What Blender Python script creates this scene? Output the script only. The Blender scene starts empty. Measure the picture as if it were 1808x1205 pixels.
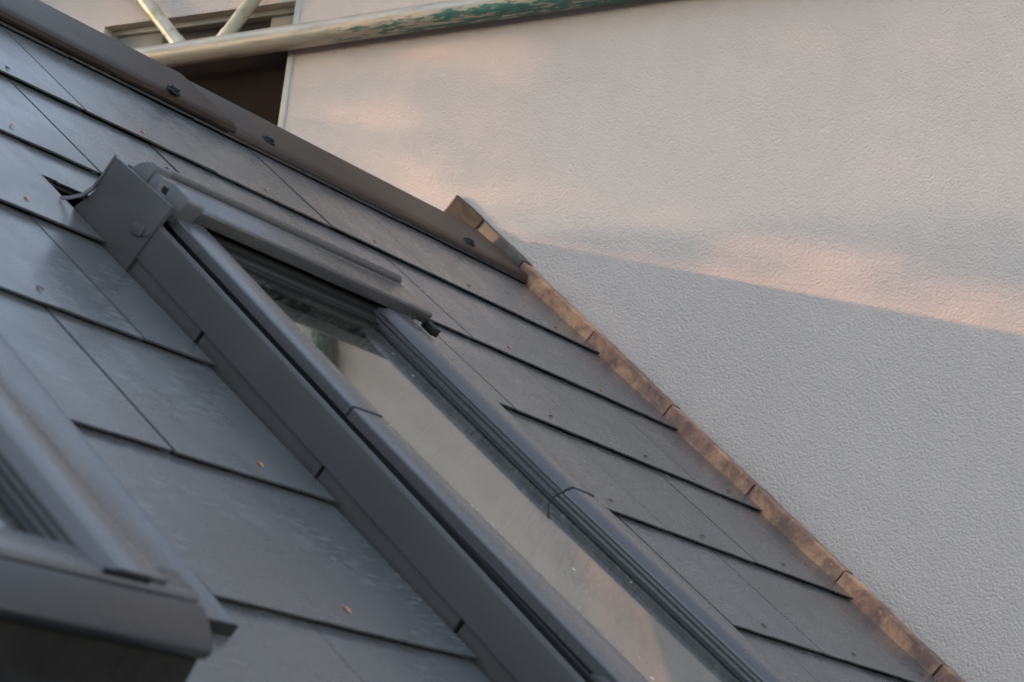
import bpy, bmesh, math, random
from mathutils import Vector, Matrix

random.seed(7)
G = 0.24                       # slate gauge in metres: roof coordinates u (along ridge), v (down slope), h (out of roof) are in gauges
PITCH = math.radians(37.5)
CA, SA = math.cos(PITCH), math.sin(PITCH)
Z0 = 5.0                       # height of the roof origin over the ground
C = bpy.context.scene.collection
scene = bpy.context.scene


def world(u, v, h=0.0):
    return Vector((u * G, (-CA * v - SA * h) * G, (-SA * v + CA * h) * G + Z0))


def yzw(u, y, z):              # u, horizontal down-slope distance y, height z  -> world
    return Vector((u * G, -y * G, z * G + Z0))


# ------------------------------------------------------------------ materials
def new_mat(name):
    m = bpy.data.materials.new(name)
    m.use_nodes = True
    nt = m.node_tree
    b = nt.nodes['Principled BSDF']
    return m, nt, b


def N(nt, kind, **kw):
    n = nt.nodes.new(kind)
    for k, val in kw.items():
        if k.startswith('_'):
            n.inputs[k[1:].replace('_', ' ')].default_value = val
        else:
            setattr(n, k, val)
    return n


def coords(nt, scale=(1, 1, 1), rot=(0, 0, 0), kind='Object'):
    tc = N(nt, 'ShaderNodeTexCoord')
    mp = N(nt, 'ShaderNodeMapping')
    mp.inputs['Scale'].default_value = scale
    mp.inputs['Rotation'].default_value = rot
    nt.links.new(tc.outputs[kind], mp.inputs['Vector'])
    return mp.outputs['Vector']


def noise(nt, vec, scale, detail=4.0, rough=0.55, dist=0.0):
    n = N(nt, 'ShaderNodeTexNoise')
    n.inputs['Scale'].default_value = scale
    n.inputs['Detail'].default_value = detail
    n.inputs['Roughness'].default_value = rough
    n.inputs['Distortion'].default_value = dist
    nt.links.new(vec, n.inputs['Vector'])
    return n.outputs['Fac']


def ramp(nt, fac, stops, interp='LINEAR'):
    r = N(nt, 'ShaderNodeValToRGB')
    r.color_ramp.interpolation = interp
    els = r.color_ramp.elements
    while len(els) < len(stops):
        els.new(0.5)
    for e, (p, c) in zip(els, stops):
        e.position = p
        if not isinstance(c, (tuple, list)):
            c = (c, c, c)
        e.color = (*c, 1)
    nt.links.new(fac, r.inputs['Fac'])
    return r.outputs['Color']


def mix(nt, fac, a, b, mode='MIX'):
    m = N(nt, 'ShaderNodeMix', data_type='RGBA', blend_type=mode)
    for sock, val in ((m.inputs[0], fac), (m.inputs[6], a), (m.inputs[7], b)):
        if isinstance(val, (int, float)):
            sock.default_value = val
        elif isinstance(val, tuple):
            sock.default_value = (*val, 1)
        else:
            nt.links.new(val, sock)
    return m.outputs[2]


def math_(nt, op, a, b=0.0):
    m = N(nt, 'ShaderNodeMath', operation=op)
    for s, val in ((m.inputs[0], a), (m.inputs[1], b)):
        if isinstance(val, (int, float)):
            s.default_value = val
        else:
            nt.links.new(val, s)
    return m.outputs[0]


def bump(nt, b, height, strength=0.3, dist=0.002):
    bp = N(nt, 'ShaderNodeBump')
    bp.inputs['Strength'].default_value = strength
    bp.inputs['Distance'].default_value = dist
    nt.links.new(height, bp.inputs['Height'])
    nt.links.new(bp.outputs['Normal'], b.inputs['Normal'])


def mat_slate():
    m, nt, b = new_mat('fibre_slate')
    v = coords(nt)
    geo = N(nt, 'ShaderNodeNewGeometry')
    rnd = geo.outputs['Random Per Island']
    # offset the pattern on each slate so it never continues over a joint
    off = N(nt, 'ShaderNodeVectorMath', operation='MULTIPLY_ADD')
    cx = N(nt, 'ShaderNodeCombineXYZ')
    nt.links.new(math_(nt, 'MULTIPLY', rnd, 37.0), cx.inputs[0])
    nt.links.new(math_(nt, 'MULTIPLY', rnd, 91.0), cx.inputs[1])
    off.inputs[1].default_value = (1, 1, 1)
    nt.links.new(v, off.inputs[0])
    nt.links.new(cx.outputs[0], off.inputs[2])
    vv = off.outputs[0]
    base = ramp(nt, rnd, [(0, (.068, .069, .075)), (.5, (.080, .078, .081)), (1, (.072, .076, .087))])
    cloud = noise(nt, vv, 7, 5, .6)
    base = mix(nt, ramp(nt, cloud, [(.35, 0.0), (.75, .35)]), base, (.096, .098, .104))
    # chalky scuffs dragged slantwise over the slates
    mp = N(nt, 'ShaderNodeMapping')
    mp.inputs['Rotation'].default_value = (0, 0, math.radians(52))
    mp.inputs['Scale'].default_value = (1.0, 8.0, 1)
    nt.links.new(vv, mp.inputs['Vector'])
    sc = noise(nt, mp.outputs[0], 30, 5, .72)
    patch = noise(nt, vv, 6.0, 2, .5)
    sm = math_(nt, 'MULTIPLY', ramp(nt, sc, [(.53, 0.0), (.70, 1.0)]), ramp(nt, patch, [(.42, .03), (.64, .9)]))
    base = mix(nt, math_(nt, 'MULTIPLY', sm, .6), base, (.36, .37, .39))
    sp = noise(nt, vv, 210, 2, .5)
    spm = math_(nt, 'MULTIPLY', ramp(nt, sp, [(.76, 0.0), (.80, 1.0)]), ramp(nt, patch, [(.5, 0.0), (.7, 1.0)]))
    base = mix(nt, math_(nt, 'MULTIPLY', spm, .5), base, (.42, .42, .42))
    nt.links.new(base, b.inputs['Base Color'])
    rg = ramp(nt, noise(nt, vv, 11, 5, .6), [(.3, .22), (.7, .34)])
    rg = mix(nt, math_(nt, 'MULTIPLY', sm, .3), rg, (.7, .7, .7))
    nt.links.new(rg, b.inputs['Roughness'])
    b.inputs['Specular IOR Level'].default_value = .9
    h = math_(nt, 'ADD', math_(nt, 'MULTIPLY', noise(nt, vv, 420, 3, .6), .3), noise(nt, vv, 20, 3, .5))
    bump(nt, b, h, .16, .0010)
    return m


def mat_metal(name, col, rough=.42, var=.25, spec=.5, coat=0.0, scuff=.12):
    m, nt, b = new_mat(name)
    v = coords(nt)
    n1 = noise(nt, v, 6, 5, .6)
    dark = tuple(c * (1 - var) for c in col)
    lite = tuple(c * (1 + var) for c in col)
    base = mix(nt, n1, dark, lite)
    n2 = noise(nt, v, 160, 3, .6)
    n3 = noise(nt, v, 9, 3, .5)
    sp = math_(nt, 'MULTIPLY', ramp(nt, n2, [(.70, 0.0), (.78, 1.0)]), ramp(nt, n3, [(.5, 0.0), (.7, 1.0)]))
    base = mix(nt, math_(nt, 'MULTIPLY', sp, scuff * 3), base, (.35, .35, .36))
    nt.links.new(base, b.inputs['Base Color'])
    rg = ramp(nt, noise(nt, v, 18, 5, .65), [(.3, rough * .8), (.75, min(1, rough * 1.25))])
    nt.links.new(rg, b.inputs['Roughness'])
    b.inputs['Specular IOR Level'].default_value = spec
    bump(nt, b, noise(nt, v, 14, 2, .5), .08, .002)
    return m


def mat_ridge(name='ridge_metal', f=1.0):
    m, nt, b = new_mat(name)
    v = coords(nt, (2.0, 30.0, 30.0))
    vo = coords(nt)
    geo = N(nt, 'ShaderNodeNewGeometry')
    streak = noise(nt, v, 3.0, 6, .7)
    big = noise(nt, vo, 3.0, 4, .6)
    base = ramp(nt, streak, [(.25, (.030, .021, .016)), (.55, (.062, .046, .037)), (.8, (.11, .085, .069))])
    base = mix(nt, ramp(nt, big, [(.35, 0.0), (.7, .5)]), base, (.026, .018, .014))
    sp = noise(nt, vo, 130, 3, .6)
    base = mix(nt, ramp(nt, sp, [(.72, 0.0), (.8, .35)]), base, (.25, .23, .21))
    base = mix(nt, 1.0, base, (f, f * .94, f * .88) if f < 1 else (1.0, 1.0, 1.0), 'MULTIPLY')
    nt.links.new(base, b.inputs['Base Color'])
    nt.links.new(ramp(nt, streak, [(.3, .42), (.8, .58)]), b.inputs['Roughness'])
    b.inputs['Specular IOR Level'].default_value = .16
    bump(nt, b, math_(nt, 'ADD', streak, math_(nt, 'MULTIPLY', noise(nt, vo, 90, 4, .6), .5)), .15, .0015)
    return m


def mat_copper():
    m, nt, b = new_mat('weathered_copper')
    v = coords(nt)
    info = N(nt, 'ShaderNodeObjectInfo')
    off = N(nt, 'ShaderNodeVectorMath', operation='ADD')
    cx = N(nt, 'ShaderNodeCombineXYZ')
    nt.links.new(math_(nt, 'MULTIPLY', info.outputs['Random'], 60.0), cx.inputs[0])
    nt.links.new(math_(nt, 'MULTIPLY', info.outputs['Random'], 23.0), cx.inputs[1])
    nt.links.new(v, off.inputs[0]); nt.links.new(cx.outputs[0], off.inputs[1])
    v = off.outputs[0]
    a = noise(nt, v, 16, 8, .72, .4)
    c2 = noise(nt, v, 42, 7, .75)
    c3 = noise(nt, v, 9, 4, .6)
    base = ramp(nt, a, [(.27, (.10, .06, .055)), (.42, (.32, .17, .125)), (.53, (.52, .28, .17)), (.70, (.70, .41, .22))])
    base = mix(nt, ramp(nt, c2, [(.50, 0.0), (.66, .6)]), base, (.16, .085, .065))
    base = mix(nt, ramp(nt, c3, [(.47, 0.0), (.60, .8)]), base, (.13, .085, .085))
    base = mix(nt, ramp(nt, noise(nt, v, 85, 5, .7), [(.58, 0.0), (.68, .6)]), base, (.60, .36, .20))
    nt.links.new(base, b.inputs['Base Color'])
    b.inputs['Metallic'].default_value = .25
    nt.links.new(ramp(nt, c2, [(.3, .45), (.7, .65)]), b.inputs['Roughness'])
    bump(nt, b, math_(nt, 'ADD', a, math_(nt, 'MULTIPLY', c2, .5)), .3, .002)
    return m


def mat_lead():
    m, nt, b = new_mat('dull_lead')
    v = coords(nt)
    a = noise(nt, v, 24, 7, .7)
    base = ramp(nt, a, [(.3, (.035, .026, .021)), (.5, (.080, .064, .054)), (.75, (.15, .13, .118))])
    base = mix(nt, ramp(nt, noise(nt, v, 9, 4, .6), [(.47, 0.0), (.6, .7)]), base, (.12, .062, .042))
    nt.links.new(base, b.inputs['Base Color'])
    b.inputs['Roughness'].default_value = .55
    bump(nt, b, a, .3, .002)
    return m


def mat_batten():
    m, nt, b = new_mat('stained_batten_wood')
    v = coords(nt, (14, 3, 14))
    a = noise(nt, v, 6, 7, .75)
    base = ramp(nt, a, [(.3, (.007, .005, .004)), (.5, (.022, .013, .008)), (.62, (.075, .038, .016)), (.75, (.016, .012, .010))])
    nt.links.new(base, b.inputs['Base Color'])
    b.inputs['Roughness'].default_value = .7
    bump(nt, b, a, .6, .003)
    return m


def mat_stucco():
    m, nt, b = new_mat('sprayed_render')
    v = coords(nt)
    big = noise(nt, v, 1.7, 4, .55)
    med = noise(nt, v, 22, 4, .6)
    base = mix(nt, ramp(nt, big, [(.3, 0.0), (.7, 1.0)]), (.575, .495, .468), (.625, .543, .515))
    base = mix(nt, ramp(nt, med, [(.35, .25), (.7, 0.0)]), base, (.48, .44, .41))
    nt.links.new(base, b.inputs['Base Color'])
    b.inputs['Roughness'].default_value = .85
    b.inputs['Specular IOR Level'].default_value = .25
    f1 = noise(nt, v, 235, 4, .62, 0)
    f2 = noise(nt, v, 420, 3, .6)
    vo = N(nt, 'ShaderNodeTexVoronoi', feature='SMOOTH_F1')
    vo.inputs['Scale'].default_value = 255
    nt.links.new(v, vo.inputs['Vector'])
    h = math_(nt, 'ADD', f1, math_(nt, 'MULTIPLY', f2, .3))
    h = math_(nt, 'SUBTRACT', math_(nt, 'MULTIPLY', h, .75), math_(nt, 'MULTIPLY', vo.outputs['Distance'], .9))
    bump(nt, b, h, .56, .0045)
    return m


def mat_plain(name, col, rough=.6, spec=.5, nscale=30, var=.15, bstr=.1, metallic=0.0):
    m, nt, b = new_mat(name)
    v = coords(nt)
    a = noise(nt, v, nscale, 5, .65)
    base = mix(nt, a, tuple(c * (1 - var) for c in col), tuple(c * (1 + var) for c in col))
    nt.links.new(base, b.inputs['Base Color'])
    b.inputs['Roughness'].default_value = rough
    b.inputs['Specular IOR Level'].default_value = spec
    b.inputs['Metallic'].default_value = metallic
    if bstr:
        bump(nt, b, noise(nt, v, nscale * 4, 4, .6), bstr, .002)
    return m


def mat_glass():
    m, nt, b = new_mat('dusty_pane')
    v = coords(nt)
    b.inputs['Base Color'].default_value = (.80, .86, .84, 1)
    b.inputs['IOR'].default_value = 1.85
    b.inputs['Transmission Weight'].default_value = 1.0
    # dust film and specks, fine waviness, and painted streaks of the mirrored wall
    mp = N(nt, 'ShaderNodeMapping')
    mp.inputs['Scale'].default_value = (1.0, .55, 1)
    nt.links.new(v, mp.inputs['Vector'])
    b.inputs['Roughness'].default_value = .02
    w = noise(nt, mp.outputs[0], 75, 3, .6)
    bump(nt, b, w, .02, .0006)
    out = nt.nodes['Material Output']
    dif = N(nt, 'ShaderNodeBsdfDiffuse')
    dif.inputs['Color'].default_value = (.55, .54, .52, 1)
    vo = N(nt, 'ShaderNodeTexVoronoi')
    vo.inputs['Scale'].default_value = 85
    vo.inputs['Randomness'].default_value = 1
    nt.links.new(v, vo.inputs['Vector'])
    dots = ramp(nt, vo.outputs['Distance'], [(.19, 1.0), (.28, 0.0)])
    keep = ramp(nt, noise(nt, v, 55, 3, .6), [(.60, 0.0), (.66, 1.0)])
    clump = ramp(nt, noise(nt, v, 8, 3, .6), [(.47, .0), (.60, .8)])
    dm = math_(nt, 'MULTIPLY', math_(nt, 'MULTIPLY', dots, keep), clump)
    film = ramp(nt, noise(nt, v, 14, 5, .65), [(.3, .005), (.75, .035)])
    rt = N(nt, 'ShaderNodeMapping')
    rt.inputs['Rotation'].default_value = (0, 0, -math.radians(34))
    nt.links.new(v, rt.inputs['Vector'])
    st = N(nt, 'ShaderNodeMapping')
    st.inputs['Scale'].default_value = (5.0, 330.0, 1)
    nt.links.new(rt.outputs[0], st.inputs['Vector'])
    mirror_streak = noise(nt, st.outputs[0], 1.0, 4, .65)  # streaks painted into the film, imitating the smeared reflection of the wall
    film = math_(nt, 'ADD', film, ramp(nt, mirror_streak, [(.38, .0), (.70, .065)]))
    streak_tone = ramp(nt, noise(nt, st.outputs[0], 1.7, 3, .6), [(.38, (.06, .053, .046)), (.62, (.74, .68, .60))])  # dark and pale bands painted to carry the reflection streaks
    nt.links.new(mix(nt, dm, streak_tone, (.75, .74, .72)), dif.inputs['Color'])
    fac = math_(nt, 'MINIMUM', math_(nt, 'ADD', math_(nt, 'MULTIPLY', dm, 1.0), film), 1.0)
    ms = N(nt, 'ShaderNodeMixShader')
    nt.links.new(fac, ms.inputs[0])
    nt.links.new(b.outputs[0], ms.inputs[1])
    nt.links.new(dif.outputs[0], ms.inputs[2])
    nt.links.new(ms.outputs[0], out.inputs['Surface'])
    return m


def mat_tube():
    m, nt, b = new_mat('scaffold_tube_metal')
    v = coords(nt)
    s = coords(nt, (3.0, 30.0, 30.0))
    a = noise(nt, s, 4, 6, .7)
    base = ramp(nt, a, [(.3, (.30, .26, .21)), (.5, (.43, .385, .32)), (.75, (.52, .48, .42))])
    base = mix(nt, ramp(nt, noise(nt, v, 20, 4, .6), [(.56, 0.0), (.72, .4)]), base, (.36, .27, .16))
    # worn green paint left on the right end and the underside: local x runs along the tube, z is up
    sx = N(nt, 'ShaderNodeSeparateXYZ')
    tc = N(nt, 'ShaderNodeTexCoord')
    nt.links.new(tc.outputs['Object'], sx.inputs[0])
    along = math_(nt, 'MULTIPLY', math_(nt, 'ADD', sx.outputs[0], -.05), 1.1)
    under = math_(nt, 'MULTIPLY', math_(nt, 'SUBTRACT', .002, sx.outputs[2]), 55.0)
    wear = math_(nt, 'MULTIPLY', math_(nt, 'SUBTRACT', noise(nt, coords(nt, (7, 50, 50)), 2.4, 6, .72), .5), 4.2)
    tot = math_(nt, 'ADD', math_(nt, 'ADD', math_(nt, 'MINIMUM', along, .20), math_(nt, 'MINIMUM', under, .7)), wear)
    gm = ramp(nt, tot, [(.62, 0.0), (.78, 1.0)])
    onlyright = ramp(nt, math_(nt, 'ADD', sx.outputs[0], .5), [(.38, 0.0), (.46, 1.0)])
    gm = math_(nt, 'MULTIPLY', gm, onlyright)
    green = ramp(nt, noise(nt, v, 60, 4, .6), [(.3, (.022, .095, .080)), (.7, (.05, .18, .155))])
    base = mix(nt, gm, base, green)
    nt.links.new(base, b.inputs['Base Color'])
    nt.links.new(ramp(nt, gm, [(0, .40), (1, .55)]), b.inputs['Roughness'])
    nt.links.new(ramp(nt, gm, [(0, .35), (1, 0.0)]), b.inputs['Metallic'])
    bump(nt, b, math_(nt, 'ADD', a, gm), .2, .001)
    return m


def mat_brace():
    m, nt, b = new_mat('brace_tube_metal')
    v = coords(nt)
    a = noise(nt, v, 22, 6, .7)
    base = ramp(nt, a, [(.3, (.44, .39, .30)), (.6, (.62, .56, .45)), (.8, (.66, .62, .52))])
    base = mix(nt, ramp(nt, noise(nt, v, 30, 4, .6), [(.62, 0.0), (.68, .8)]), base, (.20, .11, .05))
    base = mix(nt, ramp(nt, noise(nt, v, 12, 3, .6), [(.55, 0.0), (.66, .5)]), base, (.30, .30, .10))
    nt.links.new(base, b.inputs['Base Color'])
    b.inputs['Roughness'].default_value = .45
    b.inputs['Metallic'].default_value = .3
    bump(nt, b, a, .2, .001)
    return m


def mat_leaf():
    m, nt, b = new_mat('tree_foliage')
    geo = N(nt, 'ShaderNodeNewGeometry')
    base = ramp(nt, geo.outputs['Random Per Island'], [(0, (.03, .055, .015)), (1, (.075, .11, .03))])
    nt.links.new(base, b.inputs['Base Color'])
    b.inputs['Roughness'].default_value = .6
    return m


M = dict(
    slate=mat_slate(),
    cover=mat_metal('grey_coated_aluminium', (.060, .057, .060), .40, .22, .5, 0, .3),
    sash=mat_metal('sash_cladding_aluminium', (.078, .077, .084), .27, .12, .65),
    flash=mat_metal('flashing_aluminium', (.062, .060, .060), .42, .15, .5),
    cap=mat_metal('end_cap_plastic', (.115, .115, .125), .45, .10, .5),
    hood=mat_metal('hood_aluminium', (.052, .049, .050), .27, .12, .7),
    dark=mat_plain('black_gasket', (.012, .012, .013), .5, .4),
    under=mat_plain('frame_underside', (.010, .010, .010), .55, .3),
    lining=mat_plain('window_lining', (.050, .054, .050), .6, .3, 12, .25),
    sill=mat_metal('sill_aluminium', (.026, .028, .034), .30, .2, .5),
    apron=mat_plain('pleated_apron', (.015, .013, .012), .8, .15, 34, .9, .6),
    ridge=mat_ridge(), ridge_old=mat_ridge('browned_ridge_metal', .55), copper=mat_copper(), lead=mat_lead(), batten=mat_batten(),
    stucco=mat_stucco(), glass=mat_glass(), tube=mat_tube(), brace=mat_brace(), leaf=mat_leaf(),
    rivet=mat_plain('copper_pin', (.62, .25, .13), .4, .5, 200, .3, 0, .3),
    rivet_dark=mat_plain('tarnished_copper_pin', (.13, .06, .05), .5, .5, 200, .3, 0, .3),
    screw=mat_plain('rubber_washer', (.016, .017, .020), .5, .5, 90, .3, .3),
    deck=mat_plain('roof_felt', (.020, .020, .021), .9, .2),
    bead=mat_plain('render_bead', (.46, .45, .42), .6, .4),
    winframe=mat_plain('window_frame_paint', (.30, .285, .25), .5, .4, 8, .12),
    reveal=mat_plain('reveal_render', (.62, .55, .46), .85, .2, 40, .12, .3),
    ground=mat_plain('garden_ground', (.085, .075, .068), .95, .1, 3, .4, .3),
    bark=mat_plain('tree_bark', (.10, .08, .06), .9, .2, 20, .4, .5),
)


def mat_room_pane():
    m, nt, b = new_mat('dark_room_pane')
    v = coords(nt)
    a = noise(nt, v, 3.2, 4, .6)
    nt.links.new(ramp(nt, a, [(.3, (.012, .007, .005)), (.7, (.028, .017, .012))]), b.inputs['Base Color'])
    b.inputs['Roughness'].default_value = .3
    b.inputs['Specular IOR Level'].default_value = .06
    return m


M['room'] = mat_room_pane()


# ------------------------------------------------------------------ mesh helpers (local frame: x = u*G, y = -v*G, z = h*G)
def P3(u, v, h):
    return (u * G, -v * G, h * G)


def prism(bm, pts0, pts1):
    """loft between two closed loops of equal length and cap both"""
    a = [bm.verts.new(p) for p in pts0]
    b = [bm.verts.new(p) for p in pts1]
    n = len(a)
    fs = [bm.faces.new((a[i], a[(i + 1) % n], b[(i + 1) % n], b[i])) for i in range(n)]
    fs.append(bm.faces.new(a[::-1]))
    fs.append(bm.faces.new(b))
    return fs


def along_v(bm, prof, v0, v1, du0=0.0, du1=0.0):
    prism(bm, [P3(u + du0, v0, h) for u, h in prof], [P3(u + du1, v1, h) for u, h in prof])


def along_vf(bm, prof, v0, v1, f):
    prism(bm, [P3(u + f(u, v0), v0, h) for u, h in prof], [P3(u + f(u, v1), v1, h) for u, h in prof])


def lerp(x, pts):
    for (a, b), (c, d) in zip(pts, pts[1:]):
        if x <= c:
            return b + (d - b) * max(0, (x - a)) / (c - a)
    return pts[-1][1]


def along_u(bm, prof, u0, u1):
    prism(bm, [P3(u0, v, h) for v, h in prof], [P3(u1, v, h) for v, h in prof])


def box(bm, u0, u1, v0, v1, h0, h1):
    prism(bm, [P3(u0, v0, h0), P3(u1, v0, h0), P3(u1, v1, h0), P3(u0, v1, h0)],
          [P3(u0, v0, h1), P3(u1, v0, h1), P3(u1, v1, h1), P3(u0, v1, h1)])


def finish(name, bm, mat, parent=None, bevel=0.0, seg=2, smooth=True, angle=35):
    bmesh.ops.recalc_face_normals(bm, faces=bm.faces)
    if bevel:
        es = [e for e in bm.edges if len(e.link_faces) == 2 and e.calc_face_angle(0) > math.radians(25)]
        bmesh.ops.bevel(bm, geom=es, offset=bevel, segments=seg, affect='EDGES', profile=.5, clamp_overlap=True)
        bmesh.ops.recalc_face_normals(bm, faces=bm.faces)
    me = bpy.data.meshes.new(name)
    bm.to_mesh(me)
    bm.free()
    for mm in (mat if isinstance(mat, list) else [mat]):
        me.materials.append(mm)
    if smooth:
        me.polygons.foreach_set('use_smooth', [True] * len(me.polygons))
        me.set_sharp_from_angle(angle=math.radians(angle))
    o = bpy.data.objects.new(name, me)
    C.objects.link(o)
    o.parent = parent
    return o


def empty(name, loc, rot=(0, 0, 0)):
    o = bpy.data.objects.new(name, None)
    o.empty_display_size = .1
    C.objects.link(o)
    o.location = loc
    o.rotation_euler = rot
    return o


def tag(o, label=None, cat=None, group=None, kind=None):
    if kind is None and label and cat:
        kind = 'thing'
    for k, val in (('label', label), ('category', cat), ('group', group), ('kind', kind)):
        if val:
            o[k] = val


def copy_tree(o, parent=None):
    c = o.copy()
    C.objects.link(c)
    c.parent = parent
    for ch in list(o.children):
        copy_tree(ch, c)
    return c


def tube_bm(bm, p0, p1, r, n=20, rings=1):
    p0, p1 = Vector(p0), Vector(p1)
    d = (p1 - p0).normalized()
    up = Vector((0, 0, 1)) if abs(d.z) < .9 else Vector((1, 0, 0))
    a = d.cross(up).normalized()
    b = a.cross(d)
    loops = []
    for k in range(rings + 1):
        c = p0.lerp(p1, k / rings)
        loops.append([bm.verts.new(c + (a * math.cos(t) + b * math.sin(t)) * r) for t in (2 * math.pi * i / n for i in range(n))])
    for l0, l1 in zip(loops, loops[1:]):
        for i in range(n):
            bm.faces.new((l0[i], l0[(i + 1) % n], l1[(i + 1) % n], l1[i]))
    bm.faces.new(loops[0][::-1])
    bm.faces.new(loops[-1])


# ------------------------------------------------------------------ the slate roof
roof = empty('slate_roof', world(0, 0), (PITCH, 0, 0))
tag(roof, 'dark grey slate roof with a copper edge strip and dark ridge, beside the pale wall', 'roof')

W, U0 = 1.1523, 0.154
WIN2 = -4.70                                  # second roof window sits 4.7 gauges to the left
CUTS = []
for d in (0.0, WIN2):
    CUTS += [(-1.12 + d, 1.90 + d, 2.385, 6.12), (-1.12 + d, 1.20 + d, 6.0, 6.72)]


def verge_u(v):
    return 5.93 - .075 * v


def subtract(rects, cut):
    out = []
    cu0, cu1, cv0, cv1 = cut
    for (a, b, c, d) in rects:
        if b <= cu0 or a >= cu1 or d <= cv0 or c >= cv1:
            out.append((a, b, c, d)); continue
        if a < cu0: out.append((a, cu0, c, d))
        if b > cu1: out.append((cu1, b, c, d))
        m0, m1 = max(a, cu0), min(b, cu1)
        if c < cv0: out.append((m0, m1, c, cv0))
        if d > cv1: out.append((m0, m1, cv1, d))
    return [r for r in out if r[1] - r[0] > .012 and r[3] - r[2] > .02]


bm = bmesh.new()
TH = .012
TILT = .027
rng = random.Random(3)
rivets = []
for row in range(-1, 9):
    tail = row + 1 + rng.uniform(-.004, .004)
    k0 = -6
    for i in range(k0, 6):
        ua = U0 + W * (i + .5 * (row % 2)) + .004 + rng.uniform(-.004, .004)
        ub = ua + W - (.016 if ua < 0 else .013) + rng.uniform(-.003, .003)
        ub = min(ub, 6.0)
        if ua > 5.85:
            continue
        dv = rng.uniform(-.005, .005)
        dh = rng.uniform(-.002, .003)
        skew = rng.uniform(-.005, .005)
        if row == 5 and i == -3:               # one wide slate here
            ub += W * .55
        if row == 5 and i == -2:
            ua += W * .56
        rects = [(ua, ub, max(tail - 2.02, -.70), tail + dv)]
        for cut in CUTS:
            rects = subtract(rects, cut)
        for (a, b, c, d) in rects:
            nseg = max(1, int((b - a) / .16))
            vis_tail = abs(d - tail - dv) < 1e-6
            top, bot = [], []
            for k in range(nseg + 1):
                t = k / nseg
                u = a + (b - a) * t
                jv = (rng.uniform(-.003, .003) + skew * (t - .5)) if vis_tail else 0
                jh = rng.uniform(-.0012, .0012) if vis_tail else 0
                hh = -(tail - d) * TILT + dh
                top.append(bm.verts.new(P3(u, d + jv, hh + jh)))
                bot.append(bm.verts.new(P3(u, d + jv - .004, hh + jh - TH)))
            hh = -(tail - c) * TILT + dh
            tt = [bm.verts.new(P3(a + (b - a) * k / nseg, c, hh)) for k in range(nseg + 1)]
            tb = [bm.verts.new(P3(a + (b - a) * k / nseg, c, hh - TH)) for k in range(nseg + 1)]
            for k in range(nseg):
                bm.faces.new((tt[k], tt[k + 1], top[k + 1], top[k]))
                bm.faces.new((tb[k + 1], tb[k], bot[k], bot[k + 1]))
                bm.faces.new((top[k], top[k + 1], bot[k + 1], bot[k]))
                bm.faces.new((tt[k + 1], tt[k], tb[k], tb[k + 1]))
            bm.faces.new((tt[0], top[0], bot[0], tb[0]))
            bm.faces.new((top[-1], tt[-1], tb[-1], bot[-1]))
        mid = (ua + ub) / 2 + rng.uniform(-.05, .05)
        rivets.append((mid, tail - .105 + rng.uniform(-.02, .02)))
finish('slate_covering', bm, M['slate'], roof, smooth=False)

# felted deck under the slates with openings for the two roof windows, and the far slope
bm = bmesh.new()
rects = [(-7.2, 5.98, -.78, 9.2)]
for d in (0.0, WIN2):
    rects = subtract(rects, (-.95 + d, .95 + d, 2.9, 6.45))
for (a, b, c, d) in rects:
    box(bm, a, b, c, d, -.30, -.125)
# far slope: runs down behind the ridge at the same pitch (in roof frame it falls away steeply)
bk = math.radians(75)
p = lambda t, dn: (-.78 - t * math.cos(bk) , -.125 - t * math.sin(bk))
v1, h1 = p(9, 0)
q = [(-.78, -.125), (v1, h1), (v1 + .2, h1 - .05), (-.62, -.22)]
along_u(bm, q, -7.2, 5.98)
finish('roof_deck', bm, M['deck'], roof, smooth=False)

# ridge capping: overlapping lengths with a rolled lower edge
def ridge_cap(u0, u1, lift, name='ridge_cap', mat='ridge'):
    bm = bmesh.new()
    l = lift
    prof = [(-.76, .035 + l), (-.45, .043 + l), (-.14, .052 + l), (-.075, .050 + l), (-.035, .036 + l), (-.018, .012 + l), (-.022, -.012 + l),
            (-.05, -.008 + l), (-.16, .022 + l), (-.70, .005 + l)]
    # far wing, falling away behind
    prof += [(-.79, -.02 + l), (-.90, -.45 + l), (-.935, -.45 + l), (-.83, .0 + l), (-.80, .026 + l)]
    along_u(bm, prof, u0, u1)
    return finish(name, bm, M[mat], roof, bevel=.0008, seg=2, angle=40)


ridge_cap(-7.2, -2.2, .0)
tag(ridge_cap(-2.35, 2.28, .018, mat='ridge_old'), 'darker brown length of the ridge capping')
ridge_cap(2.22, 5.92, .0)


def screw(u, v, h):
    bm = bmesh.new()
    tube_bm(bm, P3(u, v, h - .004), P3(u, v, h + .008), .050 * G, 16)
    tube_bm(bm, P3(u, v, h + .008), P3(u, v, h + .034), .034 * G, 6)
    for k in range(5):
        t = k * 1.257
        tube_bm(bm, P3(u + .043 * math.cos(t), v + .043 * math.sin(t), h), P3(u + .043 * math.cos(t), v + .043 * math.sin(t), h + .016), .013 * G, 8)
    return finish('cap_screw', bm, M['screw'], roof, bevel=.0006, seg=2)


screw(1.665, -.085, .076); screw(2.70, -.13, .052); screw(5.15, -.12, .052); screw(-.9, -.1, .076);

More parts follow.
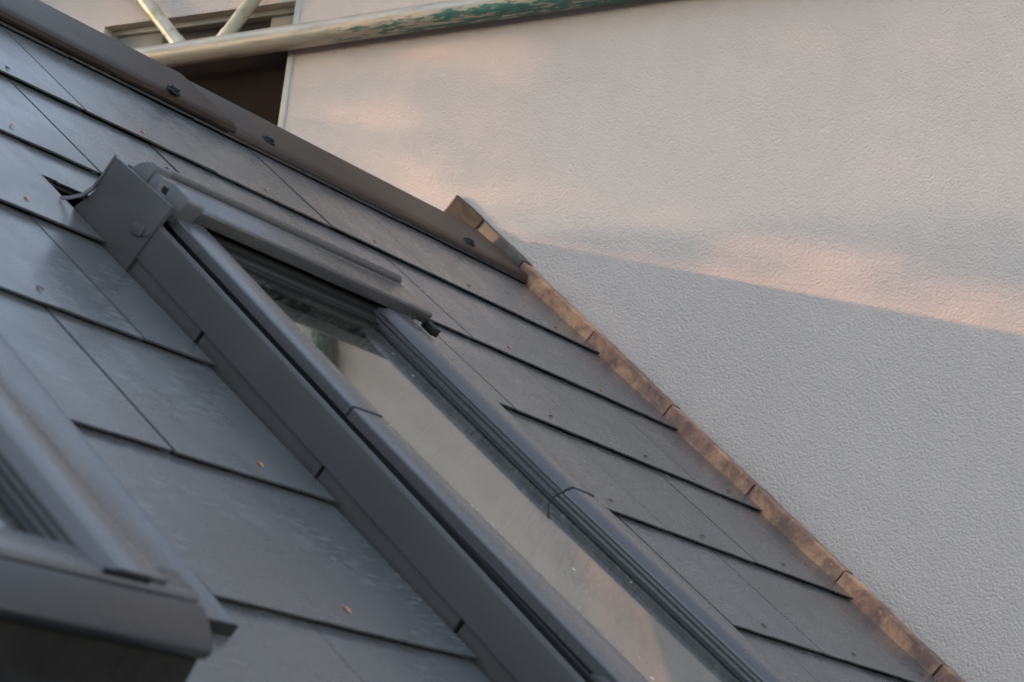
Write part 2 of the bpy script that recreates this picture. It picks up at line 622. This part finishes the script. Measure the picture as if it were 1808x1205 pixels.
# copper edge strip, one length to each course
def copper_piece(v0, v1, lift=0.0, h=.096, mat='copper', name='copper_edge_strip', du=0.0):
    bm = bmesh.new()
    n = 8
    r = random.Random(int(v0 * 100))
    rings = []
    for k in range(n + 1):
        v = v0 + (v1 - v0) * k / n
        e = du * (1 - k / n)
        ub = verge_u(v) + r.uniform(-.004, .004) + e
        ht = h + lift + r.uniform(-.003, .003)
        top = ub + .014
        rings.append([P3(ub, v, -.10), P3(ub - .002, v, -.02), P3(ub, v, ht - .010), P3(top, v, ht), P3(top + .13 - e, v, ht - .006 + r.uniform(-.002, .002)),
                      P3(top + .14 - e, v, ht - .02), P3(top + .14 - e, v, -.30), P3(top + .03, v, -.30)])
    vs = [[bm.verts.new(q) for q in ring] for ring in rings]
    m_ = len(vs[0])
    for a, b in zip(vs, vs[1:]):
        for i in range(m_):
            bm.faces.new((a[i], a[(i + 1) % m_], b[(i + 1) % m_], b[i]))
    bm.faces.new(vs[0][::-1]); bm.faces.new(vs[-1])
    return finish(name, bm, M[mat], roof, angle=40)


for k in range(-1, 8):
    copper_piece(k + .825, k + 1.806, .0 if k % 2 else .003)
lp = copper_piece(-.96, -.192, .014, mat='lead', name='lead_edge_piece', du=.105)
tag(lp, 'dull grey lead length at the top of the copper edge strip')
# stained batten end poking out past the ridge
bm = bmesh.new()
box(bm, 6.07, 6.112, -1.235, -.86, -.09, .108)
r = random.Random(5)
bmesh.ops.subdivide_edges(bm, edges=bm.edges, cuts=3, use_grid_fill=True)
for v in bm.verts:
    v.co += Vector((r.uniform(-1, 1), r.uniform(-1, 1), r.uniform(-1, 1))) * .0012
finish('batten_end', bm, M['batten'], roof, angle=30)
# backing under the strip so the joints read dark
bm = bmesh.new()
box(bm, 5.0, 5.9, -.7, 9.0, -.30, -.13)
finish('edge_board', bm, M['deck'], roof, smooth=False)

# copper disc pins that hold the slate tails
pb = []
for (u, v) in rivets:
    if not (-4.2 < u < 5.55 and .7 < v < 7.2):
        continue
    if any(c[0] - .03 < u < c[1] + .02 and c[2] - .05 < v < c[3] + .03 for c in CUTS):
        continue
    pb.append((u, v))
for (u, v) in pb[:96]:
    bm = bmesh.new()
    ln, wd = rng.uniform(.028, .042), .007
    t = rng.uniform(-.25, .25)
    prof = [(0, .002), (ln * .5, .009), (ln, .008), (ln, .003), (ln * .5, .004), (0, -.004)]
    pts = lambda s: [P3(u + s * wd + t * x, v - .03 + x, h) for x, h in prof]
    prism(bm, pts(-1), pts(1))
    bright = (u < 2.2 or (v < 2.2 and rng.random() < .6)) and rng.random() < .8
    finish('copper_pin', bm, M['rivet' if bright else 'rivet_dark'], roof, bevel=.0004, seg=1)


# ------------------------------------------------------------------ roof window
RIGHT = [[(3.02, -.07), (4.66, .03), (6.5, .28)], [(3.02, -.03), (4.66, .02), (6.5, .11)]]


def make_window(which):
    def drift(u, v):               # the rails are set slightly out of square, as fitted
        if u > 0:
            return lerp(v, RIGHT[which])
        if u < -.9:
            return lerp(v, [(4.66, 0), (6.5, .105)])
        return lerp(v, [(4.66, 0), (6.5, .185)])

    root = empty('roof_window', world(0, 0), (PITCH, 0, 0))
    # side covers
    cov = [(-1.10, .055), (-1.10, .226), (-1.097, .237), (-1.090, .245), (-1.082, .247), (-1.073, .244), (-1.066, .234), (-1.062, .21), (-1.062, .055)]
    bm = bmesh.new(); along_v(bm, cov, 3.16, 6.60)
    finish('side_cover', bm, M['cover'], root, angle=50)
    bm = bmesh.new(); along_vf(bm, [(-u, h) for u, h in cov], 3.12, 6.60, drift)
    finish('side_cover', bm, M['cover'], root, angle=50)
    # stepped soakers under the covers on the slate side
    for s in (-1, 1):
        for k, (va, vb) in enumerate([(2.9, 3.79), (3.812, 4.79), (4.812, 5.81), (5.832, 6.62)]):
            bm = bmesh.new()
            d = .004 * (k % 2)
            along_v(bm, [(s * (1.088 - d), -.13), (s * (1.088 - d), .062), (s * (1.06), .062), (s * 1.06, -.13)], va, vb)
            finish('step_flashing', bm, M['flash'], root, bevel=.0006, seg=1)
    # dark liner behind the soakers and inside the gap to the sash
    bm = bmesh.new()
    for s in (-1, 1):
        along_v(bm, [(s * 1.045, -.16), (s * 1.045, .05), (s * .972, .06), (s * .972, .24), (s * .95, .24), (s * .95, -.16)], 2.9, 6.62)
    along_u(bm, [(2.92, -.16), (2.92, .10), (2.99, .10), (2.99, -.16)], -1.04, 1.04)
    along_u(bm, [(6.46, -.16), (6.46, .10), (6.60, .10), (6.60, -.16)], -1.04, 1.04)
    finish('fixed_frame', bm, M['dark'], root, smooth=False)
    # sash cladding, two lengths to a side, the lower one lapped and set a touch inwards
    sash = [(-.962, .19), (-.965, .246), (-1.0, .246), (-1.0, .291), (-.997, .297), (-.990, .300), (-.790, .303), (-.780, .300), (-.757, .283), (-.746, .270), (-.742, .256), (-.724, .254), (-.722, .236), (-.702, .234), (-.70, .19)]
    for s in (-1, 1):
        pr = [(u * -s, h) for u, h in sash]
        bm = bmesh.new(); along_vf(bm, pr, 3.02, 4.66, drift)
        finish('sash_cladding', bm, M['sash'], root, angle=24)
        bm = bmesh.new(); along_vf(bm, [(u + .004, h - .005) for u, h in pr], 4.667, 6.50, drift)
        finish('sash_cladding', bm, M['sash'], root, angle=24)
        # inner glazing rails with gaskets
        bm = bmesh.new()
        along_vf(bm, [(s * .744, .261), (s * .734, .259), (s * .734, .253), (s * .744, .252)], 3.15, 4.66, drift)
        along_vf(bm, [(s * .722, .243), (s * .712, .241), (s * .712, .233), (s * .722, .232)], 3.15, 4.66, drift)
        along_vf(bm, [(s * .704, .214), (s * .672, .210), (s * .668, .2015), (s * .704, .2015)], 3.15, 4.66, drift)
        along_vf(bm, [(s * .744, .256), (s * .734, .254), (s * .734, .248), (s * .744, .247)], 4.67, 6.40, drift)
        along_vf(bm, [(s * .722, .238), (s * .712, .236), (s * .712, .228), (s * .722, .227)], 4.67, 6.40, drift)
        along_vf(bm, [(s * .704, .214), (s * .672, .210), (s * .668, .2015), (s * .704, .2015)], 4.66, 6.40, drift)
        finish('glazing_gasket', bm, M['dark'], root, bevel=.0004, seg=1)
    # joint strip seen as a dark line between the two lengths
    for s in (-1, 1):
        bm = bmesh.new()
        along_vf(bm, [(u * -s, h) for u, h in [(-.999, .25), (-.999, .287), (-.99, .2975), (-.79, .300), (-.759, .280), (-.79, .26)]], 4.658, 4.670, drift)
        finish('lap_joint', bm, M['dark'], root, smooth=False)
    # top and bottom sash rails
    bm = bmesh.new()
    along_u(bm, [(2.98, .19), (2.98, .28), (3.10, .28), (3.12, .245), (3.17, .24), (3.175, .226), (3.215, .224), (3.22, .2015), (3.22, .19)], -.70, .70)
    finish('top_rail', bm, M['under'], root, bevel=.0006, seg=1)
    bm = bmesh.new()
    along_u(bm, [(6.30, .19), (6.30, .205), (6.33, .240), (6.38, .262), (6.50, .275), (6.515, .262), (6.515, .19)], -.9, 1.27)
    finish('bottom_rail', bm, M['sash'], root, bevel=.0008, seg=2)
    # panes
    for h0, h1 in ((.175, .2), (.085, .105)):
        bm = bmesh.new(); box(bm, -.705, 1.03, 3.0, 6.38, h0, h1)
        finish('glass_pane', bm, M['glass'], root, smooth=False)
    # lined shaft below
    bm = bmesh.new()
    for s in (-1, 1):
        box(bm, s * (1.0 if s > 0 else .94), s * (.93 if s > 0 else .86), 2.98, 6.48, -1.6, .07)
    box(bm, -.86, .86, 2.98, 3.06, -1.6, .07)
    box(bm, -.86, .86, 6.40, 6.48, -1.6, .07)
    box(bm, -.94, .94, 2.98, 6.48, -1.66, -1.602)
    for k in range(3):
        box(bm, -.86, .86, 3.06, 3.10 + .03 * k, .0 - .09 * k, .03 - .09 * k)
    finish('window_lining', bm, M['lining'], root, smooth=False)
    # hood over the top of the sash
    bm = bmesh.new()
    along_u(bm, [(2.70, .30), (2.70, .345), (2.74, .362), (2.86, .366), (2.868, .361), (3.10, .373), (3.135, .371), (3.145, .360), (3.145, .303), (3.125, .303), (3.12, .32), (3.06, .325), (2.72, .30)], -.93, 1.06)
    hood = finish('hood', bm, M['hood'], root, bevel=.0006, seg=2, angle=45)
    # rolled bead along the back of the hood with rounded end
    bm = bmesh.new()
    n = 14
    for (ua, ub) in ((-.86, 1.055),):
        tube_bm(bm, P3(ua, 2.80, .366), P3(ub, 2.80, .366), .030 * G, n)
        bmesh.ops.create_uvsphere(bm, u_segments=14, v_segments=8, radius=.030 * G, matrix=Matrix.Translation(P3(ub, 2.80, .366)))
    finish('hood_bead', bm, M['hood'], hood, angle=60)
    bm = bmesh.new()
    box(bm, -.99, 1.03, 2.70, 3.08, .12, .302)
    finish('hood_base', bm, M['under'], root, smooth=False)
    # tab at the right end of the hood
    bm = bmesh.new()
    box(bm, 1.04, 1.10, 3.13, 3.225, .280, .326)
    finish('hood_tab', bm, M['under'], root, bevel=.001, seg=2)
    # left side plate with its curled foot
    bm = bmesh.new()
    out = [(2.728, .317), (2.735, .196), (2.740, .13), (2.728, .07), (2.70, .02), (2.688, -.06), (3.212, -.06), (3.212, .352), (2.76, .322)]
    prism(bm, [P3(-1.112, v, h) for v, h in out], [P3(-1.085, v, h) for v, h in out])
    sp = finish('side_plate', bm, M['cover'], root, bevel=.0010, seg=2)
    # folded lip down its upper edge
    bm = bmesh.new()
    path = [(-1.112, 2.728, .317), (-1.115, 2.735, .20), (-1.122, 2.738, .13), (-1.14, 2.726, .07), (-1.165, 2.695, .025), (-1.19, 2.67, -.002)]
    ra, rb = [], []
    for (u, v, h) in path:
        ra.append((u, v, h)); rb.append((u + .012, v - .028, h + .006))
    for A, B, A2, B2 in zip(ra, rb, ra[1:], rb[1:]):
        prism(bm, [P3(*A), P3(*B), P3(B[0] + .012, B[1], B[2]), P3(A[0] + .012, A[1], A[2])],
              [P3(*A2), P3(*B2), P3(B2[0] + .012, B2[1], B2[2]), P3(A2[0] + .012, A2[1], A2[2])])
    finish('plate_lip', bm, M['flash'], sp, angle=50)
    bm = bmesh.new()
    out = [(3.085, .168), (3.165, .196), (3.172, .150), (3.168, .140), (3.108, .121), (3.096, .128)]
    prism(bm, [P3(-1.126, v, h) for v, h in out], [P3(-1.112, v, h) for v, h in out])
    along = [(3.165, .196), (3.205, .190), (3.205, .165), (3.172, .150)]
    prism(bm, [P3(-1.120, v, h) for v, h in along], [P3(-1.112, v, h) for v, h in along])
    finish('plate_clip', bm, M['cover'], sp, bevel=.0012, seg=2)
    # moulded end caps behind the plate at the left end of the hood
    bm = bmesh.new()
    oa = [(2.765, .25), (2.759, .311), (2.772, .345), (2.790, .368), (2.83, .398), (2.868, .412), (2.890, .410), (2.893, .319), (2.893, .25)]
    prism(bm, [P3(-1.02, v, h) for v, h in oa], [P3(-.90, v, h - .004) for v, h in oa])
    finish('end_cap', bm, M['cap'], root, bevel=.0018, seg=2, angle=50)
    bm = bmesh.new()
    ob = [(2.903, .25), (2.903, .372), (2.93, .388), (2.975, .392), (2.992, .330), (3.048, .335), (3.034, .402), (3.06, .412), (3.185, .410), (3.196, .395), (3.176, .305), (3.160, .262), (3.125, .240), (3.05, .25)]
    prism(bm, [P3(-1.02, v, h) for v, h in ob], [P3(-.90, v, h - .004) for v, h in ob])
    finish('end_cap', bm, M['cap'], root, bevel=.0016, seg=2, angle=50)
    bm = bmesh.new(); box(bm, -1.0, -.92, 2.78, 3.15, .2, .36)
    finish('cap_backing', bm, M['dark'], root, smooth=False)
    # bottom cover with its tall front face
    bm = bmesh.new()
    along_u(bm, [(6.535, -.10), (6.535, .250), (6.545, .266), (6.556, .270), (6.600, .254), (6.650, .228), (6.676, .210), (6.684, .200), (6.682, .182), (6.676, .165), (6.655, .165), (6.655, -.05)], -1.25, 1.25)
    bc = finish('bottom_cover', bm, M['sill'], root, bevel=.0008, seg=2, angle=30)
    bm = bmesh.new()
    along_u(bm, [(6.657, -.04), (6.657, .165), (6.662, .165), (6.69, .02), (6.80, .012), (7.45, .012), (7.45, -.04)], -1.24, 1.24)
    r = random.Random(2)
    finish('apron', bm, M['apron'], root, bevel=.002, seg=2, angle=30)
    # right-hand tray beside the frame, ending in a turned-down flange
    bm = bmesh.new()
    along_v(bm, [(1.10, -.10), (1.10, .16), (1.14, .16), (1.36, .075), (1.50, .068), (1.52, .045), (1.88, .022), (1.91, .028), (1.915, -.03), (1.60, -.05)], 2.45, 6.20)
    finish('side_tray', bm, M['sash'], root, bevel=.0006, seg=2, angle=18)
    bm = bmesh.new()
    box(bm, 1.60, 1.912, 6.20, 6.212, -.035, .028)
    box(bm, 1.26, 1.62, 6.19, 6.205, -.035, .05)
    finish('tray_end', bm, M['dark'], root, smooth=False)
    bm = bmesh.new()
    e = drift(1.0, 6.5)
    box(bm, .74 + e, .93 + e, 6.498, 6.506, .20, .290)
    box(bm, .955 + e, 1.045 + e, 6.40, 6.61, .10, .236)
    finish('rail_end', bm, M['dark'], root, smooth=False)
    bm = bmesh.new()
    along_v(bm, [(1.13 + e, .05), (1.13 + e, .205), (1.15 + e, .215), (1.22 + e, .10), (1.36 + e, .055), (1.36 + e, .035), (1.2 + e, .04)], 5.6, 6.36)
    finish('tray_fold', bm, M['sash'], root, bevel=.0006, seg=1, angle=20)
    return root


win = make_window(0)
win2 = make_window(1)
win2.location = world(WIN2, 0)
tag(win, 'grey framed roof window in the middle, its long glass mirroring the beige wall', 'roof window', 'roof windows in the slate slope')
tag(win2, 'blurred roof window cut off at the lower left corner, showing its dark bottom face', 'roof window', 'roof windows in the slate slope')

# ------------------------------------------------------------------ neighbouring house wall with a recessed window
UW = 6.12
house = empty('neighbour_house', Vector((UW * G, 0, 0)))
tag(house, 'pale roughcast house wall behind the roof edge, with a small recessed window at upper left', 'house')


def L(u, y, z):                                # local to the house empty
    return (u * G, -y * G, z * G + Z0)


wy0, wy1, wz0, wz1 = -5.35, -2.995, .25, 2.81
TOPZ = 4.35
bm = bmesh.new()
xs = [-14, wy0, wy1, 16]
zs = [-Z0 / G, wz0, wz1, TOPZ]
grid = [[bm.verts.new(L(0, y, z)) for z in zs] for y in xs]
for i in range(3):
    for j in range(3):
        if i == 1 and j == 1:
            continue
        bm.faces.new((grid[i][j], grid[i + 1][j], grid[i + 1][j + 1], grid[i][j + 1]))
# thickness: top, ends and back
bk = [bm.verts.new(L(12, y, z)) for y, z in ((-14, -Z0 / G), (16, -Z0 / G), (16, TOPZ), (-14, TOPZ))]
bm.faces.new((grid[0][3], grid[1][3], grid[2][3], grid[3][3], bk[2], bk[3]))
bm.faces.new((grid[0][0], grid[0][1], grid[0][2], grid[0][3], bk[3], bk[0]))
bm.faces.new((grid[3][0], grid[3][1], grid[3][2], grid[3][3], bk[2], bk[1]))
bm.faces.new(bk)
finish('wall', bm, M['stucco'], house, smooth=False)
DP = .20
bm = bmesh.new()
rv = [(wy0, wz0), (wy1, wz0), (wy1, wz1), (wy0, wz1)]
a = [bm.verts.new(L(.0, y, z)) for y, z in rv]
b = [bm.verts.new(L(DP, y, z)) for y, z in rv]
for i in range(4):
    bm.faces.new((a[i], a[(i + 1) % 4], b[(i + 1) % 4], b[i]))
finish('reveal', bm, M['reveal'], house, smooth=False)


def hbox(bm, u0, u1, y0, y1, z0, z1):
    A = [L(u0, y0, z0), L(u0, y1, z0), L(u0, y1, z1), L(u0, y0, z1)]
    B = [L(u1, y0, z0), L(u1, y1, z0), L(u1, y1, z1), L(u1, y0, z1)]
    prism(bm, A, B)


bm = bmesh.new()
hbox(bm, -.012, .03, wy1 - .002, wy1 + .065, wz0, wz1 + .03)
finish('corner_bead', bm, M['bead'], house, bevel=.001)
wn = empty('window', (0, 0, 0)); wn.parent = house
bm = bmesh.new()
fw = .10
hbox(bm, DP - .09, DP + .1, wy0, wy1, wz1 - .06, wz1)
hbox(bm, DP - .09, DP + .1, wy0, wy0 + .06, wz0, wz1 - .06)
hbox(bm, DP - .09, DP + .1, wy1 - .06, wy1, wz0, wz1 - .06)
hbox(bm, DP - .05, DP + .1, wy0 + .06, -4.72, 2.46, wz1 - .06)
hbox(bm, DP - .05, DP + .1, -3.40, wy1 - .06, 2.46, wz1 - .06)
finish('window_frame', bm, M['winframe'], wn, bevel=.002)
bm = bmesh.new()
hbox(bm, DP + .02, DP + .06, wy0 + .06, wy1 - .06, wz0, 2.46)
finish('pane', bm, M['room'], wn)
bm = bmesh.new()
hbox(bm, DP + .02, DP + .06, -4.72, -3.40, 2.46, wz1 - .06)
finish('pane', bm, M['dark'], wn)

# ------------------------------------------------------------------ scaffold lattice beam in front of the wall
UB = 5.985
CZ = 2.414
beam = empty('lattice_beam', yzw(UB, -2.0, CZ), (0, -.020, -math.pi / 2))     # local x runs along the wall towards the eaves
tag(beam, 'worn beige scaffold lattice beam with patchy green paint, crossing in front of the small window', 'scaffold beam')
R_CH = .112 * G


def bl(y, z):
    return ((y + 2.0) * G, 0, (z - CZ) * G)


for zz, nm, mm in ((CZ, 'bottom_chord', 'tube'), (CZ + 1.75, 'top_chord', 'brace')):
    bm = bmesh.new()
    tube_bm(bm, bl(-9, zz), bl(3.2, zz), R_CH, 32, 24)
    finish(nm, bm, M[mm], beam, angle=50)


def brace(y0, z0, y1, z1):
    bm = bmesh.new()
    tube_bm(bm, bl(y0, z0), bl(y1, z1), .066 * G, 24, 6)
    tube_bm(bm, bl(y0 * .06 + y1 * .94, z0 * .06 + z1 * .94), bl(y1, z1), .072 * G, 24, 1)
    finish('brace', bm, M['brace'], beam, angle=50)


sl, sr = (2.913 - 2.443) / (4.59 - 4.113), (2.773 - 2.434) / (3.648 - 3.364)
for k in (-1, 0, 1):
    s = 3.6 * k
    ya, yb = -4.16 + s, -3.71 + s
    brace(ya - 1.66 / sl, CZ + 1.70, ya, CZ + .04)
    brace(yb + 1.66 / sr, CZ + 1.70, yb, CZ + .04)

# ------------------------------------------------------------------ ground and the tree that dapples the low sun
bm = bmesh.new()
s = 400
bm.faces.new([bm.verts.new(q) for q in ((-s, -s, 0), (s, -s, 0), (s, s, 0), (-s, s, 0))])
gnd = finish('ground', bm, M['ground'], None, smooth=False)
tag(gnd, kind='structure')

SUN = Vector((.40, -1.0, -.211)).normalized()  # the way the light travels


def shade(y, q):            # y along the wall, q across the sun's slant
    """how much of the low sun the crown stops, as cast on the wall"""
    t = max(0, min(1, (y + 3.0) / 5.0))
    d = .74 + .14 * t
    if y < -.4 and q > 1.1:
        d = .34
    elif q > 1.55:
        d = 1.0 if q < 2.25 else .92
    def blob(cy, cq, ry, rq):
        return math.exp(-(((y - cy) / ry) ** 2 + ((q - cq) / rq) ** 2))
    if 0 < y < 1.6 and q < .58:
        d = .9
    d -= .72 * blob(-1.3, .70, 1.5, .28)
    d -= .60 * blob(.95, .76, .45, .12)
    if y > 1.6 and q < .80 - .03 * (y - 1.6):
        d = .05 + .08 * max(0, y - 3.0)
    d += .22 * blob(2.8, 1.85, 2.4, .25) + .15 * blob(.2, 1.40, .9, .16)
    d -= .12 * blob(1.5, 1.15, 1.2, .2)
    return max(0, min(1, d))


tree = empty('tree', yzw(UW, 0, .3) - SUN * 7.5)
tree.location.z = 0
tag(tree, 'leafy garden tree beyond the ridge, shading the pale wall', 'tree')
tl = tree.location
bm = bmesh.new()
r = random.Random(11)
cnt = 0
while cnt < 6500:
    y = r.uniform(-7.0, 6.0)
    q = r.uniform(.42, 4.2)
    if r.random() > shade(y, q):
        continue
    z = q - .211 * y
    t = r.uniform(4.6, 8.6)
    c = yzw(UW, y, z) - SUN * t - tl
    ax = Vector((r.gauss(0, 1), r.gauss(0, 1), r.gauss(0, 1))).normalized()
    bx = ax.cross(Vector((r.gauss(0, 1), r.gauss(0, 1), r.gauss(0, 1)))).normalized()
    sz = r.uniform(.018, .036)
    bm.faces.new([bm.verts.new(c + w) for w in (ax * sz, bx * sz * .5, -ax * sz, -bx * sz * .5)])
    cnt += 1
while cnt < 15500:             # the rest of the crown, to both sides and above
    y, q = r.uniform(-26, 24), r.uniform(.3, 9)
    if (-8 < y < 7 and q < 4.2) or ((y + 1) / 26) ** 2 + ((q - 2.5) / 6.6) ** 2 > r.uniform(.5, 1):
        continue
    c = yzw(UW, y, q - .211 * y) - SUN * (7.0 + r.uniform(-1.6, 1.6)) - tl
    ax = Vector((r.gauss(0, 1), r.gauss(0, 1), r.gauss(0, 1))).normalized()
    bx = ax.cross(Vector((r.gauss(0, 1), r.gauss(0, 1), r.gauss(0, 1)))).normalized()
    sz = r.uniform(.03, .06)
    bm.faces.new([bm.verts.new(c + w) for w in (ax * sz, bx * sz * .5, -ax * sz, -bx * sz * .5)])
    cnt += 1
finish('crown', bm, M['leaf'], tree, smooth=False)
bm = bmesh.new()
tube_bm(bm, (0, 0, 0), (.05, .1, Z0 - .3), .11, 12, 4)
for k in range(5):
    tube_bm(bm, (.05, .08, Z0 - 1.4 + .2 * k), (r.uniform(-.9, .9), r.uniform(-.9, .9), Z0 + .25 + .16 * k), .022, 8, 2)
finish('trunk', bm, M['bark'], tree)

def sky_block_tree(az_deg, dist, rad, ctr, label, seed):  # unseen trees added to keep sky glow off the upper wall
    a = math.radians(az_deg)
    base = Vector((UW * G - dist * math.sin(a), dist * math.cos(a), 0))
    t = empty('tree', base)
    tag(t, label, 'tree')
    r = random.Random(seed)
    bm = bmesh.new()
    blobs = [Vector((r.uniform(-1, 1) * rad * .6, r.uniform(-1, 1) * rad * .6, ctr + r.uniform(-.7, .8) * rad)) for _ in range(16)]
    for k in range(2600):
        c = r.choice(blobs) + Vector((r.gauss(0, 1), r.gauss(0, 1), r.gauss(0, 1))) * rad * .24
        ax = Vector((r.gauss(0, 1), r.gauss(0, 1), r.gauss(0, 1))).normalized()
        bx = ax.cross(Vector((r.gauss(0, 1), r.gauss(0, 1), r.gauss(0, 1)))).normalized()
        sz = r.uniform(.10, .22)
        bm.faces.new([bm.verts.new(c + w) for w in (ax * sz, bx * sz * .55, -ax * sz, -bx * sz * .55)])
    finish('crown', bm, M['leaf'], t, smooth=False)
    bm = bmesh.new()
    tube_bm(bm, (0, 0, 0), (.1, .1, ctr), .22, 12, 4)
    for b in blobs[:7]:
        tube_bm(bm, (.08, .08, ctr - rad * .7), b, .05, 8, 2)
    finish('trunk', bm, M['bark'], t)


sky_block_tree(47, 10, 3.0, Z0 + 3.2, 'tall broad tree added out of view beyond the ridge to block sky glow', 21)
sky_block_tree(72, 11, 3.2, Z0 + 3.6, 'tall spreading tree added unseen off the far gable to dim the upper wall', 22)

# ------------------------------------------------------------------ light
sun_el = math.asin(-SUN.z)
az = math.atan2(-SUN.x, -SUN.y)                # towards the sun, from +Y to +X
ld = bpy.data.lights.new('low_sun', 'SUN')
ld.energy = 1.0
ld.angle = math.radians(.55)
ld.color = (1.0, .50, .24)
lo = bpy.data.objects.new('low_sun', ld)
C.objects.link(lo)
lo.rotation_euler = SUN.to_track_quat('-Z', 'Y').to_euler()
lo.location = (0, 0, 12)

wd = bpy.data.worlds.new('World')
scene.world = wd
wd.use_nodes = True
nt = wd.node_tree
bg = nt.nodes['Background']
sky = nt.nodes.new('ShaderNodeTexSky')
sky.sky_type = 'NISHITA'
sky.sun_disc = False
sky.sun_elevation = sun_el
sky.sun_rotation = az
sky.air_density = 1.0
sky.dust_density = 0.3
sky.ozone_density = 1.0
hs = nt.nodes.new('ShaderNodeHueSaturation')     # thin high cloud: a paler, less blue evening sky
hs.inputs['Saturation'].default_value = .60
nt.links.new(sky.outputs[0], hs.inputs['Color'])
nt.links.new(hs.outputs[0], bg.inputs['Color'])
bg.inputs['Strength'].default_value = .15

# ------------------------------------------------------------------ camera
Rm = [[0.5405116, 0.5904533, -0.5993431], [0.2446231, 0.5713008, 0.7834379], [0.8049887, -0.5700704, 0.1643562]]
cam_uvw = (-8.53546, 10.45728, -2.52499)
Uv, Vv, Wv = Vector((1, 0, 0)), Vector((0, -CA, -SA)), Vector((0, SA, -CA))
row = lambda k: Uv * Rm[k][0] + Vv * Rm[k][1] + Wv * Rm[k][2]
right, up, back = row(0), -row(1), -row(2)
cd = bpy.data.cameras.new('camera')
cam = bpy.data.objects.new('camera', cd)
C.objects.link(cam)
mw = Matrix((right, up, back)).transposed().to_4x4()
mw.translation = world(cam_uvw[0], cam_uvw[1], -cam_uvw[2])
cam.matrix_world = mw
cd.sensor_width = 36
cd.lens = 36 * 4010.003 / 1808
cd.clip_start = .05
cd.clip_end = 2000
cd.dof.use_dof = True
cd.dof.focus_distance = 14.2 * G
cd.dof.aperture_fstop = 11.0
scene.camera = cam

scene.view_settings.view_transform = 'Standard'
scene.view_settings.look = 'None'
scene.view_settings.exposure = 2.03
scene.view_settings.gamma = 1
scene.cycles.max_bounces = 12
scene.cycles.transmission_bounces = 12
